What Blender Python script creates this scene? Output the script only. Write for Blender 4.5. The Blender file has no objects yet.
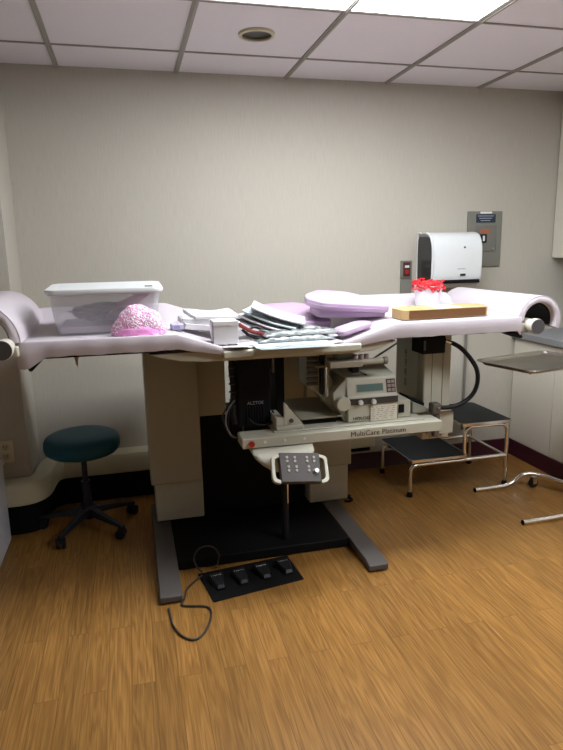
import bpy, bmesh, math, random
from mathutils import Vector, Matrix, Euler
random.seed(7)
PI = math.pi
scene = bpy.context.scene
COL = scene.collection

# ------------------------------------------------------------------ camera
CH = 1.425
pitch, roll, yaw, F = .2058, -.0192, .24473, 601.5
fwd = Vector((math.sin(yaw)*math.cos(pitch), math.cos(yaw)*math.cos(pitch), -math.sin(pitch)))
r0 = Vector((math.cos(yaw), -math.sin(yaw), 0)); u0 = r0.cross(fwd)
rt = r0*math.cos(roll) + u0*math.sin(roll); up = rt.cross(fwd)
cd = bpy.data.cameras.new('camera'); cam = bpy.data.objects.new('camera', cd); COL.objects.link(cam)
M = Matrix((rt, up, -fwd)).transposed().to_4x4(); M.translation = (0, 0, CH)
cam.matrix_world = M
cd.sensor_fit = 'VERTICAL'; cd.sensor_height = 24; cd.lens = 24*F/750
cd.clip_start = .02; cd.clip_end = 50
scene.camera = cam
# ------------------------------------------------------------------ world, light, exposure
w = bpy.data.worlds.new('world'); scene.world = w; w.use_nodes = True
w.node_tree.nodes['Background'].inputs[0].default_value = (.6, .65, .7, 1)
w.node_tree.nodes['Background'].inputs[1].default_value = .15
scene.view_settings.view_transform = 'Standard'
scene.view_settings.look = 'None'
scene.view_settings.gamma = 1
scene.view_settings.use_curve_mapping = False
scene.view_settings.exposure = 0.46
LIGHT_MAIN = 22.0      # strength of the ceiling panel above the table
LIGHT_REAR = 18.0       # dimmer ceiling panels behind the camera

# ------------------------------------------------------------------ helpers
def lin(h):
    h = h.lstrip('#'); o = []
    for i in (0, 2, 4):
        c = int(h[i:i+2], 16)/255
        o.append(c/12.92 if c <= .04045 else ((c+.055)/1.055)**2.4)
    return (*o, 1)

def mat(name, col, rough=.5, metal=0, spec=.5, noise=0, nscale=30, bump=0, bscale=200, trans=0, ior=1.45, alpha=1, emit=None, es=0, sheen=0, stretch=None, coat=0):
    m = bpy.data.materials.new(name); m.use_nodes = True
    nt = m.node_tree; b = nt.nodes['Principled BSDF']
    c = lin(col) if isinstance(col, str) else col
    b.inputs['Base Color'].default_value = c
    b.inputs['Roughness'].default_value = rough
    b.inputs['Metallic'].default_value = metal
    b.inputs['Specular IOR Level'].default_value = spec
    b.inputs['Transmission Weight'].default_value = trans
    b.inputs['IOR'].default_value = ior
    b.inputs['Alpha'].default_value = alpha
    b.inputs['Coat Weight'].default_value = coat
    if sheen: b.inputs['Sheen Weight'].default_value = sheen
    if emit:
        b.inputs['Emission Color'].default_value = lin(emit); b.inputs['Emission Strength'].default_value = es
    tc = nt.nodes.new('ShaderNodeTexCoord'); mp = nt.nodes.new('ShaderNodeMapping')
    nt.links.new(tc.outputs['Object'], mp.inputs[0])
    if stretch: mp.inputs['Scale'].default_value = stretch
    n = nt.nodes.new('ShaderNodeTexNoise'); n.inputs['Scale'].default_value = nscale; n.inputs['Detail'].default_value = 4
    nt.links.new(mp.outputs[0], n.inputs['Vector'])
    k = noise if noise else .03
    mx = nt.nodes.new('ShaderNodeMix'); mx.data_type = 'RGBA'
    mx.inputs[6].default_value = (c[0]*(1-k), c[1]*(1-k), c[2]*(1-k), 1)
    mx.inputs[7].default_value = (min(1, c[0]*(1+k)), min(1, c[1]*(1+k)), min(1, c[2]*(1+k)), 1)
    nt.links.new(n.outputs['Fac'], mx.inputs[0]); nt.links.new(mx.outputs[2], b.inputs['Base Color'])
    if bump:
        n2 = nt.nodes.new('ShaderNodeTexNoise'); n2.inputs['Scale'].default_value = bscale; n2.inputs['Detail'].default_value = 3
        nt.links.new(mp.outputs[0], n2.inputs['Vector'])
        bp = nt.nodes.new('ShaderNodeBump'); bp.inputs['Strength'].default_value = bump; bp.inputs['Distance'].default_value = .01
        nt.links.new(n2.outputs['Fac'], bp.inputs['Height']); nt.links.new(bp.outputs[0], b.inputs['Normal'])
    return m

class MB:
    """collects geometry for one mesh"""
    def __init__(s, org=(0, 0, 0)):
        s.v = []; s.f = []; s.o = Vector(org)
    def add(s, vs, fs, M=None):
        k = len(s.v)
        for p in vs:
            p = Vector(p)
            if M is not None: p = M @ p
            s.v.append(p - s.o)
        s.f += [tuple(i+k for i in f) for f in fs]
        return s
    def box(s, x0, x1, y0, y1, z0, z1, M=None):
        vs = [(x, y, z) for z in (z0, z1) for y in (y0, y1) for x in (x0, x1)]
        return s.add(vs, [(0, 2, 3, 1), (4, 5, 7, 6), (0, 1, 5, 4), (2, 6, 7, 3), (0, 4, 6, 2), (1, 3, 7, 5)], M)
    def loft(s, rings, cap=True, closed=False, M=None):
        n = len(rings[0]); vs = [p for r in rings for p in r]; fs = []
        m = len(rings)
        for i in range(m if closed else m-1):
            a = i*n; b = ((i+1) % m)*n
            for j in range(n):
                k = (j+1) % n
                fs.append((a+j, a+k, b+k, b+j))
        if cap and not closed:
            fs.append(tuple(reversed(range(n)))); fs.append(tuple(range((m-1)*n, m*n)))
        return s.add(vs, fs, M)
    def prism(s, poly, a, b, axis='y', M=None):
        def P(p, t):
            if axis == 'y': return (p[0], t, p[1])
            if axis == 'x': return (t, p[0], p[1])
            return (p[0], p[1], t)
        return s.loft([[P(p, a) for p in poly], [P(p, b) for p in poly]], M=M)
    def cyl(s, p, q, r, r2=None, n=20, M=None, cap=True):
        p = Vector(p); q = Vector(q); d = (q-p).normalized()
        a = d.orthogonal().normalized(); b = d.cross(a)
        r2 = r if r2 is None else r2
        return s.loft([[c + a*rr*math.cos(t*2*PI/n) + b*rr*math.sin(t*2*PI/n) for t in range(n)] for c, rr in ((p, r), (q, r2))], cap=cap, M=M)
    def tube(s, pts, r, n=10, closed=False, M=None):
        pts = [Vector(p) for p in pts]; m = len(pts); rings = []
        prev = None
        for i, p in enumerate(pts):
            if closed: d = pts[(i+1) % m]-pts[i-1]
            else: d = pts[min(i+1, m-1)]-pts[max(i-1, 0)]
            d.normalize()
            if prev is None: a = d.orthogonal().normalized()
            else:
                a = prev - d*prev.dot(d)
                a = a.normalized() if a.length > 1e-6 else d.orthogonal().normalized()
            prev = a; b = d.cross(a)
            rings.append([p + a*r*math.cos(t*2*PI/n) + b*r*math.sin(t*2*PI/n) for t in range(n)])
        return s.loft(rings, cap=not closed, closed=closed, M=M)
    def lathe(s, prof, c=(0, 0, 0), n=32, M=None):
        c = Vector(c)
        rings = [[c + Vector((r*math.cos(t*2*PI/n), r*math.sin(t*2*PI/n), z)) for t in range(n)] for r, z in prof]
        return s.loft(rings, M=M)

def smooth(pts, k=6, closed=False):
    """Catmull-Rom through the points"""
    P = [Vector(p) for p in pts]; m = len(P); out = []
    rng = m if closed else m-1
    for i in range(rng):
        if closed: a, b, c, d = P[i-1], P[i], P[(i+1) % m], P[(i+2) % m]
        else: a, b, c, d = P[max(i-1, 0)], P[i], P[i+1], P[min(i+2, m-1)]
        for j in range(k):
            t = j/k
            out.append(.5*((2*b)+(c-a)*t+(2*a-5*b+4*c-d)*t*t+(3*b-a-3*c+d)*t**3))
    if not closed: out.append(P[-1])
    return out

def fillet(pts, r, k=6):
    P = [Vector(p) for p in pts]; out = [P[0]]
    for i in range(1, len(P)-1):
        a = (P[i-1]-P[i]); b = (P[i+1]-P[i]); rr = min(r, a.length*.49, b.length*.49)
        A = P[i]+a.normalized()*rr; B = P[i]+b.normalized()*rr
        for j in range(k+1):
            t = j/k; out.append(A*(1-t)**2+P[i]*2*t*(1-t)+B*t*t)
    out.append(P[-1]); return out

def rrect(w, h, r, n=5, cx=0, cy=0):
    o = []
    for qx, qy, a0 in ((1, 1, 0), (-1, 1, 90), (-1, -1, 180), (1, -1, 270)):
        for i in range(n+1):
            a = math.radians(a0+90*i/n)
            o.append((cx+qx*(w/2-r)+r*math.cos(a), cy+qy*(h/2-r)+r*math.sin(a)))
    return o

def obj(name, mb, m, parent=None, bevel=0, seg=2, angle=35, sub=0, kind=None, label=None):
    me = bpy.data.meshes.new(name)
    me.from_pydata([tuple(v) for v in mb.v], [], mb.f); me.update()
    b = bmesh.new(); b.from_mesh(me); bmesh.ops.remove_doubles(b, verts=b.verts, dist=1e-6)
    bmesh.ops.recalc_face_normals(b, faces=b.faces); b.to_mesh(me); b.free()
    me.polygons.foreach_set('use_smooth', [True]*len(me.polygons))
    me.set_sharp_from_angle(angle=math.radians(angle))
    me.materials.append(m)
    o = bpy.data.objects.new(name, me); COL.objects.link(o)
    if parent: o.parent = parent
    if bevel:
        md = o.modifiers.new('bevel', 'BEVEL'); md.width = bevel; md.segments = seg; md.limit_method = 'ANGLE'; md.angle_limit = math.radians(40)
        md.harden_normals = False
    if sub:
        md = o.modifiers.new('sub', 'SUBSURF'); md.levels = sub; md.render_levels = sub
    if kind: o['kind'] = kind
    if label: o['label'] = label
    return o

def thing(name, label, cat, loc=(0, 0, 0), rz=0, group=None, rot=None):
    o = bpy.data.objects.new(name, None); COL.objects.link(o)
    o.location = loc; o.rotation_euler = rot if rot else (0, 0, rz)
    o['label'] = label; o['category'] = cat
    if group: o['group'] = group
    return o

def tag(o, label, cat, group=None, loc=None, rz=None, rot=None, kind=None):
    o['label'] = label; o['category'] = cat
    if group: o['group'] = group
    if loc is not None: o.location = loc
    if rz is not None: o.rotation_euler = (0, 0, rz)
    if rot is not None: o.rotation_euler = rot
    if kind: o['kind'] = kind
    return o

def struct(name, mb, m, parent=None, **k):
    o = obj(name, mb, m, parent, **k)
    o['kind'] = 'structure'
    return o

def text(name, body, size, m, parent, loc, rot, ext=.0004, xs=1):
    cu = bpy.data.curves.new(name, 'FONT'); cu.body = body; cu.size = size; cu.extrude = ext
    cu.align_x = 'LEFT'
    t = bpy.data.objects.new(name, cu); COL.objects.link(t)
    bpy.context.view_layer.update()
    me = bpy.data.meshes.new_from_object(t.evaluated_get(bpy.context.evaluated_depsgraph_get()))
    bpy.data.objects.remove(t); bpy.data.curves.remove(cu)
    if xs != 1:
        for v in me.vertices: v.co.x *= xs
    me.materials.clear(); me.materials.append(m)
    o = bpy.data.objects.new(name, me); COL.objects.link(o); o.parent = parent
    o.location = loc; o.rotation_euler = rot
    return o

# ------------------------------------------------------------------ materials
def wallpaper():
    m = mat('woven_wallpaper', '#b2ada1', .8, spec=.2)
    nt = m.node_tree; b = nt.nodes['Principled BSDF']
    tc = nt.nodes.new('ShaderNodeTexCoord')
    mp = nt.nodes.new('ShaderNodeMapping'); mp.inputs['Scale'].default_value = (300, 300, 10)
    n = nt.nodes.new('ShaderNodeTexNoise'); n.inputs['Scale'].default_value = 1; n.inputs['Detail'].default_value = 5; n.inputs['Roughness'].default_value = .7
    nt.links.new(tc.outputs['Object'], mp.inputs[0]); nt.links.new(mp.outputs[0], n.inputs['Vector'])
    r = nt.nodes.new('ShaderNodeValToRGB')
    r.color_ramp.elements[0].position = .3; r.color_ramp.elements[0].color = lin('#aca79b')
    r.color_ramp.elements[1].position = .7; r.color_ramp.elements[1].color = lin('#b8b3a7')
    nt.links.new(n.outputs['Fac'], r.inputs[0]); nt.links.new(r.outputs[0], b.inputs['Base Color'])
    bp = nt.nodes.new('ShaderNodeBump'); bp.inputs['Strength'].default_value = .25; bp.inputs['Distance'].default_value = .004
    nt.links.new(n.outputs['Fac'], bp.inputs['Height']); nt.links.new(bp.outputs[0], b.inputs['Normal'])
    return m

def wood_floor():
    m = bpy.data.materials.new('oak_plank_floor'); m.use_nodes = True
    nt = m.node_tree; b = nt.nodes['Principled BSDF']; L = nt.links.new
    b.inputs['Roughness'].default_value = .38; b.inputs['Specular IOR Level'].default_value = .35
    tc = nt.nodes.new('ShaderNodeTexCoord')
    rot = nt.nodes.new('ShaderNodeMapping'); rot.inputs['Rotation'].default_value = (0, 0, PI/2)
    L(tc.outputs['Object'], rot.inputs[0])
    br = nt.nodes.new('ShaderNodeTexBrick')
    br.inputs['Scale'].default_value = 1; br.inputs['Brick Width'].default_value = .92; br.inputs['Row Height'].default_value = .078
    br.inputs['Mortar Size'].default_value = .0012; br.inputs['Mortar Smooth'].default_value = .3; br.inputs['Bias'].default_value = 0
    br.offset = .37; br.offset_frequency = 2
    br.inputs['Color1'].default_value = (0, 0, 0, 1); br.inputs['Color2'].default_value = (1, 1, 1, 1); br.inputs['Mortar'].default_value = (.3, .3, .3, 1)
    L(rot.outputs[0], br.inputs['Vector'])
    # offset the grain per plank
    add = nt.nodes.new('ShaderNodeVectorMath'); add.operation = 'MULTIPLY_ADD'
    L(br.outputs['Color'], add.inputs[0]); add.inputs[1].default_value = (3, 7, 0); L(tc.outputs['Object'], add.inputs[2])
    mp = nt.nodes.new('ShaderNodeMapping'); mp.inputs['Scale'].default_value = (14, .9, 1)
    L(add.outputs[0], mp.inputs[0])
    n1 = nt.nodes.new('ShaderNodeTexNoise'); n1.inputs['Scale'].default_value = 1.3; n1.inputs['Detail'].default_value = 3; n1.inputs['Distortion'].default_value = .4
    L(mp.outputs[0], n1.inputs['Vector'])
    wv = nt.nodes.new('ShaderNodeMath'); wv.operation = 'MULTIPLY'; wv.inputs[1].default_value = 55
    L(n1.outputs['Fac'], wv.inputs[0])
    sn = nt.nodes.new('ShaderNodeMath'); sn.operation = 'SINE'; L(wv.outputs[0], sn.inputs[0])
    mp2 = nt.nodes.new('ShaderNodeMapping'); mp2.inputs['Scale'].default_value = (210, 5, 1); L(add.outputs[0], mp2.inputs[0])
    n2 = nt.nodes.new('ShaderNodeTexNoise'); n2.inputs['Scale'].default_value = 1; n2.inputs['Detail'].default_value = 4
    L(mp2.outputs[0], n2.inputs['Vector'])
    ma = nt.nodes.new('ShaderNodeMath'); ma.operation = 'MULTIPLY_ADD'; ma.inputs[1].default_value = .11; L(sn.outputs[0], ma.inputs[0]); L(n2.outputs['Fac'], ma.inputs[2])
    cr = nt.nodes.new('ShaderNodeValToRGB')
    cr.color_ramp.elements[0].position = .12; cr.color_ramp.elements[0].color = lin('#6d4a25')
    cr.color_ramp.elements[1].position = .86; cr.color_ramp.elements[1].color = lin('#aa7d43')
    e = cr.color_ramp.elements.new(.5); e.color = lin('#8f6631')
    L(ma.outputs[0], cr.inputs[0])
    # plank tone
    tone = nt.nodes.new('ShaderNodeMapRange'); tone.inputs['To Min'].default_value = .86; tone.inputs['To Max'].default_value = 1.08
    L(br.outputs['Color'], tone.inputs['Value'])
    mul = nt.nodes.new('ShaderNodeMix'); mul.data_type = 'RGBA'; mul.blend_type = 'MULTIPLY'; mul.inputs[0].default_value = 1
    L(cr.outputs[0], mul.inputs[6]); L(tone.outputs[0], mul.inputs[7])
    dk = nt.nodes.new('ShaderNodeMix'); dk.data_type = 'RGBA'; dk.inputs[7].default_value = lin('#4f3217')
    sc = nt.nodes.new('ShaderNodeMath'); sc.operation = 'MULTIPLY'; sc.inputs[1].default_value = .55; L(br.outputs['Fac'], sc.inputs[0])
    L(sc.outputs[0], dk.inputs[0]); L(mul.outputs[2], dk.inputs[6]); L(dk.outputs[2], b.inputs['Base Color'])
    bp = nt.nodes.new('ShaderNodeBump'); bp.inputs['Strength'].default_value = .08; bp.inputs['Distance'].default_value = .002
    L(n2.outputs['Fac'], bp.inputs['Height']); L(bp.outputs[0], b.inputs['Normal'])
    return m

M_WALL = wallpaper(); M_FLOOR = wood_floor()
M_TILE = mat('ceiling_tile', '#e3dfe2', .95, spec=.1, noise=.05, nscale=160, bump=.2, bscale=350)
M_GRID = mat('ceiling_grid', '#98958c', .5)
M_BURG = mat('burgundy_baseboard', '#3d1420', .45)
M_BEIGE = mat('beige_shell', '#a3a090', .5, bump=.05, bscale=600)
M_BEIGE2 = mat('pale_beige_plastic', '#b1ae9e', .45)
M_GREYFOOT = mat('grey_painted_metal', '#55504d', .5)
M_BLACK = mat('matte_black', '#0d0d0e', .7, spec=.2)
M_BLACKP = mat('black_plastic', '#16161a', .45, spec=.3)
M_DKGREY = mat('dark_grey_keypad', '#3a3431', .5)
M_PAD = mat('lilac_vinyl', '#bfb7bd', .42, bump=.05, bscale=25, noise=.02)
M_PINK = mat('pink_lilac_vinyl', '#b39ab6', .5, bump=.05, bscale=30)
M_CHROME = mat('chrome', '#f0efee', .18, metal=1)
M_STEEL = mat('brushed_steel', '#a8a49c', .3, metal=1, noise=.08, nscale=8, stretch=(1, 30, 1))
M_WHITE = mat('white_plastic', '#d0d3d3', .3)
M_PAPER = mat('white_paper', '#cdcbcd', .75, spec=.2)
M_PAPER2 = mat('bluish_paper', '#b0bcbd', .6)
M_CARD = mat('brown_cardboard', '#b0956a', .8, spec=.15, noise=.06, nscale=40)
M_CARDE = mat('cardboard_edge', '#6a4b30', .85, spec=.1)
M_HEAT = mat('cream_heater_enamel', '#cbc6ac', .5)
M_LAM = mat('cream_laminate', '#d8d3c6', .4)
M_COUNTER = mat('grey_counter', '#85878a', .45, noise=.25, nscale=350)
M_TEAL = mat('teal_vinyl', '#174b5c', .5, spec=.3)
M_DKMET = mat('dark_metal', '#2a2b30', .4, metal=.5)
M_RUB = mat('ribbed_rubber', '#262f38', .65, bump=.4, bscale=120, stretch=(1, 12, 1))
M_TXT = mat('dark_print', '#3b332b', .6)
M_TXTW = mat('white_print', '#d7d7d7', .6)
M_GREYP = mat('grey_plastic', '#4a4748', .55)
M_PANEL = mat('grey_panel_steel', '#77776e', .5, metal=.2)
M_RED = mat('red_plastic', '#a02318', .4)
M_LCD = mat('lcd_glass', '#5a6f6c', .2)
M_LAV = mat('lavender_paper', '#aba8c4', .6)

# ------------------------------------------------------------------ the room
CZ = 2.366; YB = 3.53; XR = 3.06; XL = -2.0; YF = -2.2
struct('floor', MB().box(XL-.1, XR+.1, YF-.1, YB+.1, -.05, 0), M_FLOOR)
# ceiling slab with a round hole for the recessed downlight
HX, HY, HR = .634, 2.878, .068
mb = MB(); zc = CZ+.006
def quad(x0, x1, y0, y1): mb.box(x0, x1, y0, y1, zc, zc+.02)
d = .12
quad(XL, XR, YF, HY-d); quad(XL, XR, HY+d, YB+.05); quad(XL, HX-d, HY-d, HY+d); quad(HX+d, XR, HY-d, HY+d)
N = 32; vs = []; fs = []
for i in range(N):
    a = 2*PI*i/N; c, s = math.cos(a), math.sin(a); k = d/max(abs(c), abs(s))
    vs += [(HX+HR*c, HY+HR*s, zc), (HX+k*c, HY+k*s, zc)]
for i in range(N):
    j = (i+1) % N; fs.append((2*i, 2*i+1, 2*j+1, 2*j))
for i in range(N):
    j = (i+1) % N; q = [vs[2*i], vs[2*i+1], vs[2*j+1], vs[2*j]]
    mb.loft([q, [(a, b, c+.02) for a, b, c in q]])
ceil = struct('ceiling', mb, M_TILE)
# suspended grid
gx = [-.2815+.61*i for i in range(-3, 6)]; gy = [3.18, 2.555, 1.945, 1.335, .725, .115, -.495, -1.105, -1.715]
mb = MB()
for x in gx:
    mb.box(x-.012, x+.012, YF, YB, CZ-.002, zc+.003)
    mb.box(x-.0045, x+.0045, YF, YB, CZ-.006, CZ-.002)
for y in gy:
    mb.box(XL, XR, y-.004, y+.004, CZ-.0005, zc+.003)
struct('trim_1', mb, M_GRID, label='grey suspended ceiling grid')
struct('wall_back', MB().box(XL-.1, XR+.1, YB, YB+.1, 0, CZ+.05), M_WALL)
struct('wall_left', MB().box(XL, -.557, 3.19, YB, 0, CZ+.01), M_WALL)      # the boxed-out chase beside the stool
struct('wall_right', MB().box(XR, XR+.1, YF, YB, 0, CZ+.05), M_WALL)
struct('wall_far_left', MB().box(XL-.1, XL, YF, 3.19, 0, CZ+.05), M_WALL)
struct('wall_front', MB().box(XL-.1, XR+.1, YF-.1, YF, 0, CZ+.05), M_WALL)
mb = MB()
mb.prism([(YB, 0), (YB-.016, 0), (YB-.010, .012), (YB-.008, .10), (YB, .103)], -.557, 2.52, 'x')
struct('baseboard_back', mb, M_BURG)
mb = MB()
mb.prism([(2.512, .0), (2.498, .0), (2.503, .012), (2.505, .10), (2.512, .103)], YF, YB-.016, 'y')
struct('baseboard_right', mb, M_BURG)
struct('baseboard_left', MB().box(XL, -.557, 3.178, 3.19, 0, .10), M_BURG)

# ceiling panels that give off light
M_DIFF = mat('lit_diffuser', '#ffffff', .5, emit='#f6faff', es=LIGHT_MAIN)
M_DIFF2 = mat('lit_diffuser_rear', '#ffffff', .5, emit='#f6faff', es=LIGHT_REAR)
M_FRAMEW = mat('white_enamel_frame', '#d2d2cd', .4)
def ceiling_panel(x0, x1, y0, y1, m, label):
    t = thing('ceiling_light', label, 'ceiling light', ((x0+x1)/2, (y0+y1)/2, CZ))
    W = (x1-x0)/2-.012; D = (y1-y0)/2-.012
    mb = MB()
    for a in (-1, 1):
        mb.box(-W, W, min(a*D, a*(D-.016)), max(a*D, a*(D-.016)), -.001, .005)
        mb.box(min(a*W, a*(W-.016)), max(a*W, a*(W-.016)), -D+.016, D-.016, -.001, .005)
    obj('frame', mb, M_FRAMEW, t)
    obj('diffuser', MB().box(-W+.016, W-.016, -D+.016, D-.016, .001, .004), m, t)
ceiling_panel(gx[4], gx[6], gy[2], gy[1], M_DIFF, 'bright white ceiling light panel set in the grid above the table')
ceiling_panel(gx[6], gx[8], gy[4], gy[3], M_DIFF2, 'rectangular ceiling light panel to the right of the viewer')
# recessed downlight, switched off
t = thing('recessed_downlight', 'small round recessed ceiling downlight, dark and switched off', 'ceiling light', (HX, HY, CZ))
obj('trim_ring', MB().lathe([(.068, .006), (.066, -.004), (.070, -.007), (.081, -.005), (.083, .005), (.075, .006)], n=40), mat('ivory_ring', '#c4bea2', .4), t)
mb = MB(); mb.lathe([(.068, .004), (.064, .10), (.001, .105), (.001, .11), (.070, .108), (.072, .008)], n=40)
obj('baffle', mb, mat('black_baffle', '#07070a', .3), t)
obj('bulb', MB().lathe([(.001, .070), (.020, .072), (.032, .080), (.030, .092), (.02, .104), (.001, .104)], n=28), mat('dull_bulb', '#0c0d0d', .15), t)

# ------------------------------------------------------------------ heater convector along the wall, curving round the chase
def heater_section():
    # (distance out of the wall, z)
    return [(0, .295), (.05, .295), (.085, .285), (.092, .27), (.092, .185), (.085, .17), (.0, .165)]
path = [(1.47, 3.53, -PI/2), (-.30, 3.53, -PI/2), (-.38, 3.53, -PI/2)]
cx, cy, rr = -.38, 3.33, .2
# concave corner: swing from back wall face to the chase side, then outward round its corner
pathpts = [Vector((1.47, 3.53)), Vector((.6, 3.53)), Vector((-.2, 3.53)), Vector((-.42, 3.528)), Vector((-.475, 3.51)), Vector((-.515, 3.47)), Vector((-.535, 3.42)),
           Vector((-.545, 3.34)), Vector((-.55, 3.27)), Vector((-.565, 3.215)), Vector((-.61, 3.19)), Vector((-.75, 3.19)), Vector((-1.3, 3.19)), Vector((-1.9, 3.19))]
sec = heater_section(); rings = []
pp = [Vector((p.x, p.y, 0)) for p in pathpts]
pp = [pp[0]] + smooth(pp[1:-1], 4) + [pp[-1]]
for i, p in enumerate(pp):
    dd = (pp[min(i+1, len(pp)-1)]-pp[max(i-1, 0)]).normalized()
    nrm = Vector((-dd.y, dd.x, 0)) if False else Vector((-dd.y, dd.x, 0))
    if nrm.y > 0 and abs(dd.x) > .9: nrm = -nrm
    nrm = Vector((-dd.y, dd.x, 0))
    # travelling towards -x the room lies on the left hand side (-y)
    rings.append([(p.x+nrm.x*q, p.y+nrm.y*q, z-.0) for q, z in sec])
t = thing('wall_heater', 'long cream enamelled heater cover running low along the wall and around its corner', 'heater', (.5, 3.44, 0))
obj('cover', MB(t.location).loft(rings), M_HEAT, t, bevel=.004)
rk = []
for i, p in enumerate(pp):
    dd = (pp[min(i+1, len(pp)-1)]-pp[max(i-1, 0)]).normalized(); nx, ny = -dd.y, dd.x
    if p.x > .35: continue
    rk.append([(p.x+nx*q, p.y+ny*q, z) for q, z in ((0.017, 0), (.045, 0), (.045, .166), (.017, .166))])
obj('shadow_panel', MB(t.location).loft(rk), M_BLACK, t)  # black strip standing in for the shade below the cover
mb = MB(t.location)
mb.box(.40, 1.45, YB-.055, YB-.018, .138, .166)
obj('fin_bank', mb, M_BLACK, t)

# ------------------------------------------------------------------ wall outlet at the far left
t = thing('wall_outlet', 'ivory double wall outlet above the left end of the heater cover', 'outlet', (-.662, 3.19, .44))
obj('plate', MB().prism(rrect(.075, .118, .006), 0, -.006, 'y'), mat('ivory_plate', '#cdc5ac', .4), t, bevel=.0015)
for s in (-1, 1):
    f = obj('socket', MB().prism(rrect(.034, .030, .011, cy=s*.024), -.0061, -.009, 'y'), mat('ivory_socket', '#b9b197', .4), t)
    mb = MB()
    for dx in (-.007, .007): mb.box(dx-.0013, dx+.0013, -.0096, -.0088, s*.024-.002, s*.024+.008)
    mb.box(-.002, .002, -.0096, -.0088, s*.024-.010, s*.024-.006)
    obj('slot', mb, M_BLACK, f)

# ------------------------------------------------------------------ low white cabinet at the left edge
t = thing('low_cabinet', 'low white cabinet cut off by the left edge of the photo', 'cabinet', (-.95, 2.7, 0))
mb = MB(); mb.box(-.27, .285, -.6, .40, .0, .40)
obj('body', mb, mat('white_laminate', '#c2c4cc', .4), t, bevel=.004)
obj('top_board', MB().box(-.28, .29, -.61, .405, .401, .425), mat('white_laminate_top', '#c9c9cd', .35), t, bevel=.003)

# ------------------------------------------------------------------ cabinets on the right
t = thing('base_cabinet', 'cream laminate base cabinet run along the right wall under the counter', 'cabinet', (2.78, 1.8, 0))
o = t.location
obj('body', MB(o).box(2.53, XR-.025, -.3, 3.528, .0, .812), M_LAM, t)
edges = [3.525, 3.11, 2.60, 2.09, 1.58, 1.07]
for i in range(len(edges)-1):
    dmb = MB(o).box(2.512, 2.529, edges[i+1]+.002, edges[i]-.002, .106, .808)
    dr = obj('door', dmb, M_LAM, t, bevel=.002)
wt = obj('countertop', MB().box(2.485, XR, -.32, 3.529, .815, .86), M_COUNTER, None, bevel=.006, seg=3)
tag(wt, 'speckled grey countertop lying on the cream base cabinets', 'countertop')
t = thing('upper_cabinet', 'cream wall cabinet hung in the upper right corner', 'cabinet', (2.9, 2.6, 1.335))
o = t.location
obj('body', MB(o).box(2.775, XR, 1.4, 3.528, 1.335, 2.34), M_LAM, t, bevel=.002)
for a, b in ((3.525, 2.99), (2.985, 2.46), (2.455, 1.93), (1.925, 1.42)):
    obj('door', MB(o).box(2.755, 2.774, b+.002, a-.002, 1.338, 2.336), M_LAM, t, bevel=.002)

# ------------------------------------------------------------------ things on the back wall
# paper towel dispenser
t = thing('paper_towel_dispenser', 'white wall paper towel dispenser with a dark grey side', 'dispenser', (1.945, 3.53, 1.172))
W = .170; Dp = .20
sidep = [(a, b*1.03) for a, b in [(0, .005), (0, .30), (-.05, .325), (-.12, .325), (-.165, .305), (-.192, .26), (-.20, .20), (-.20, .10), (-.192, .05), (-.165, .012), (-.13, .0)]]
sp = [tuple(p) for p in smooth([Vector((a, b, 0)) for a, b in sidep], 3)]
sp = [(p[0], p[1]) for p in sp]
obj('cover', MB().prism(sp, -W+.014, W, 'x'), M_WHITE, t, bevel=.01, seg=3)
ins = [(a*.86-.012, .5*.325+(b-.5*.325)*.86) for a, b in sp]
obj('side_window', MB().prism(ins, -W+.0, -W+.013, 'x'), mat('smoked_plastic', '#2c2d2e', .25), t)
rim = [(-W+.006, a*.97, .163+(b-.163)*.97) for a, b in sp]
obj('side_rim', MB().tube(rim, .007, closed=True), M_WHITE, t)
obj('paper_slot', MB().box(-.13, .155, -.203, -.17, .030, .052), M_BLACK, t, bevel=.004)
obj('window_mark', MB().box(.02, .055, -.2035, -.199, .075, .088), M_BLACKP, t)
obj('print_line', MB().box(.0, .055, -.2012, -.1995, .115, .119), mat('grey_print', '#8d8f92', .5), t)
obj('keyhole', MB().cyl((.045, -.197, .245), (.045, -.2015, .245), .006), M_GREYP, t)
obj('latch', MB().box(-.01, .01, -.09, -.07, .323, .335), M_WHITE, t, bevel=.002)

# breaker panel
t = thing('electrical_panel', 'flat grey steel electrical panel on the wall behind the towel dispenser', 'electrical panel', (2.238, 3.53, 1.46))
obj('cover', MB().box(-.122, .122, -.014, 0, -.168, .178), M_PANEL, t, bevel=.003)
dr = obj('door', MB().box(-.072, .082, -.019, -.0145, -.072, .088), mat('grey_panel_door', '#6e6e67', .5, metal=.2), t, bevel=.002)
obj('latch', MB().cyl((.062, -.020, -.055), (.062, -.024, -.055), .006), M_STEEL, dr)
lab = obj('notice', MB().box(-.066, .072, -.017, -.0145, .108, .160), mat('navy_label', '#1d2a3c', .5), t)
for k in range(3):
    obj('print_line', MB().box(-.056+.01*k, .058-.012*k, -.0176, -.0171, .147-.014*k, .151-.014*k), mat('pale_print', '#99a3ad', .6), lab)
obj('sticker', MB().box(-.038, .045, -.016, -.0145, .164, .176), M_TXTW, t)
obj('warning_sticker', MB().box(-.035, .035, -.0205, -.0192, .045, .068), mat('orange_label', '#a1583a', .5), dr)
br = obj('breaker', MB().box(-.036, .010, -.024, -.0192, -.018, .036), M_BLACKP, dr)
obj('toggle', MB().box(-.020, -.008, -.034, -.0242, -.008, .026), M_WHITE, br, bevel=.002)

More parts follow.
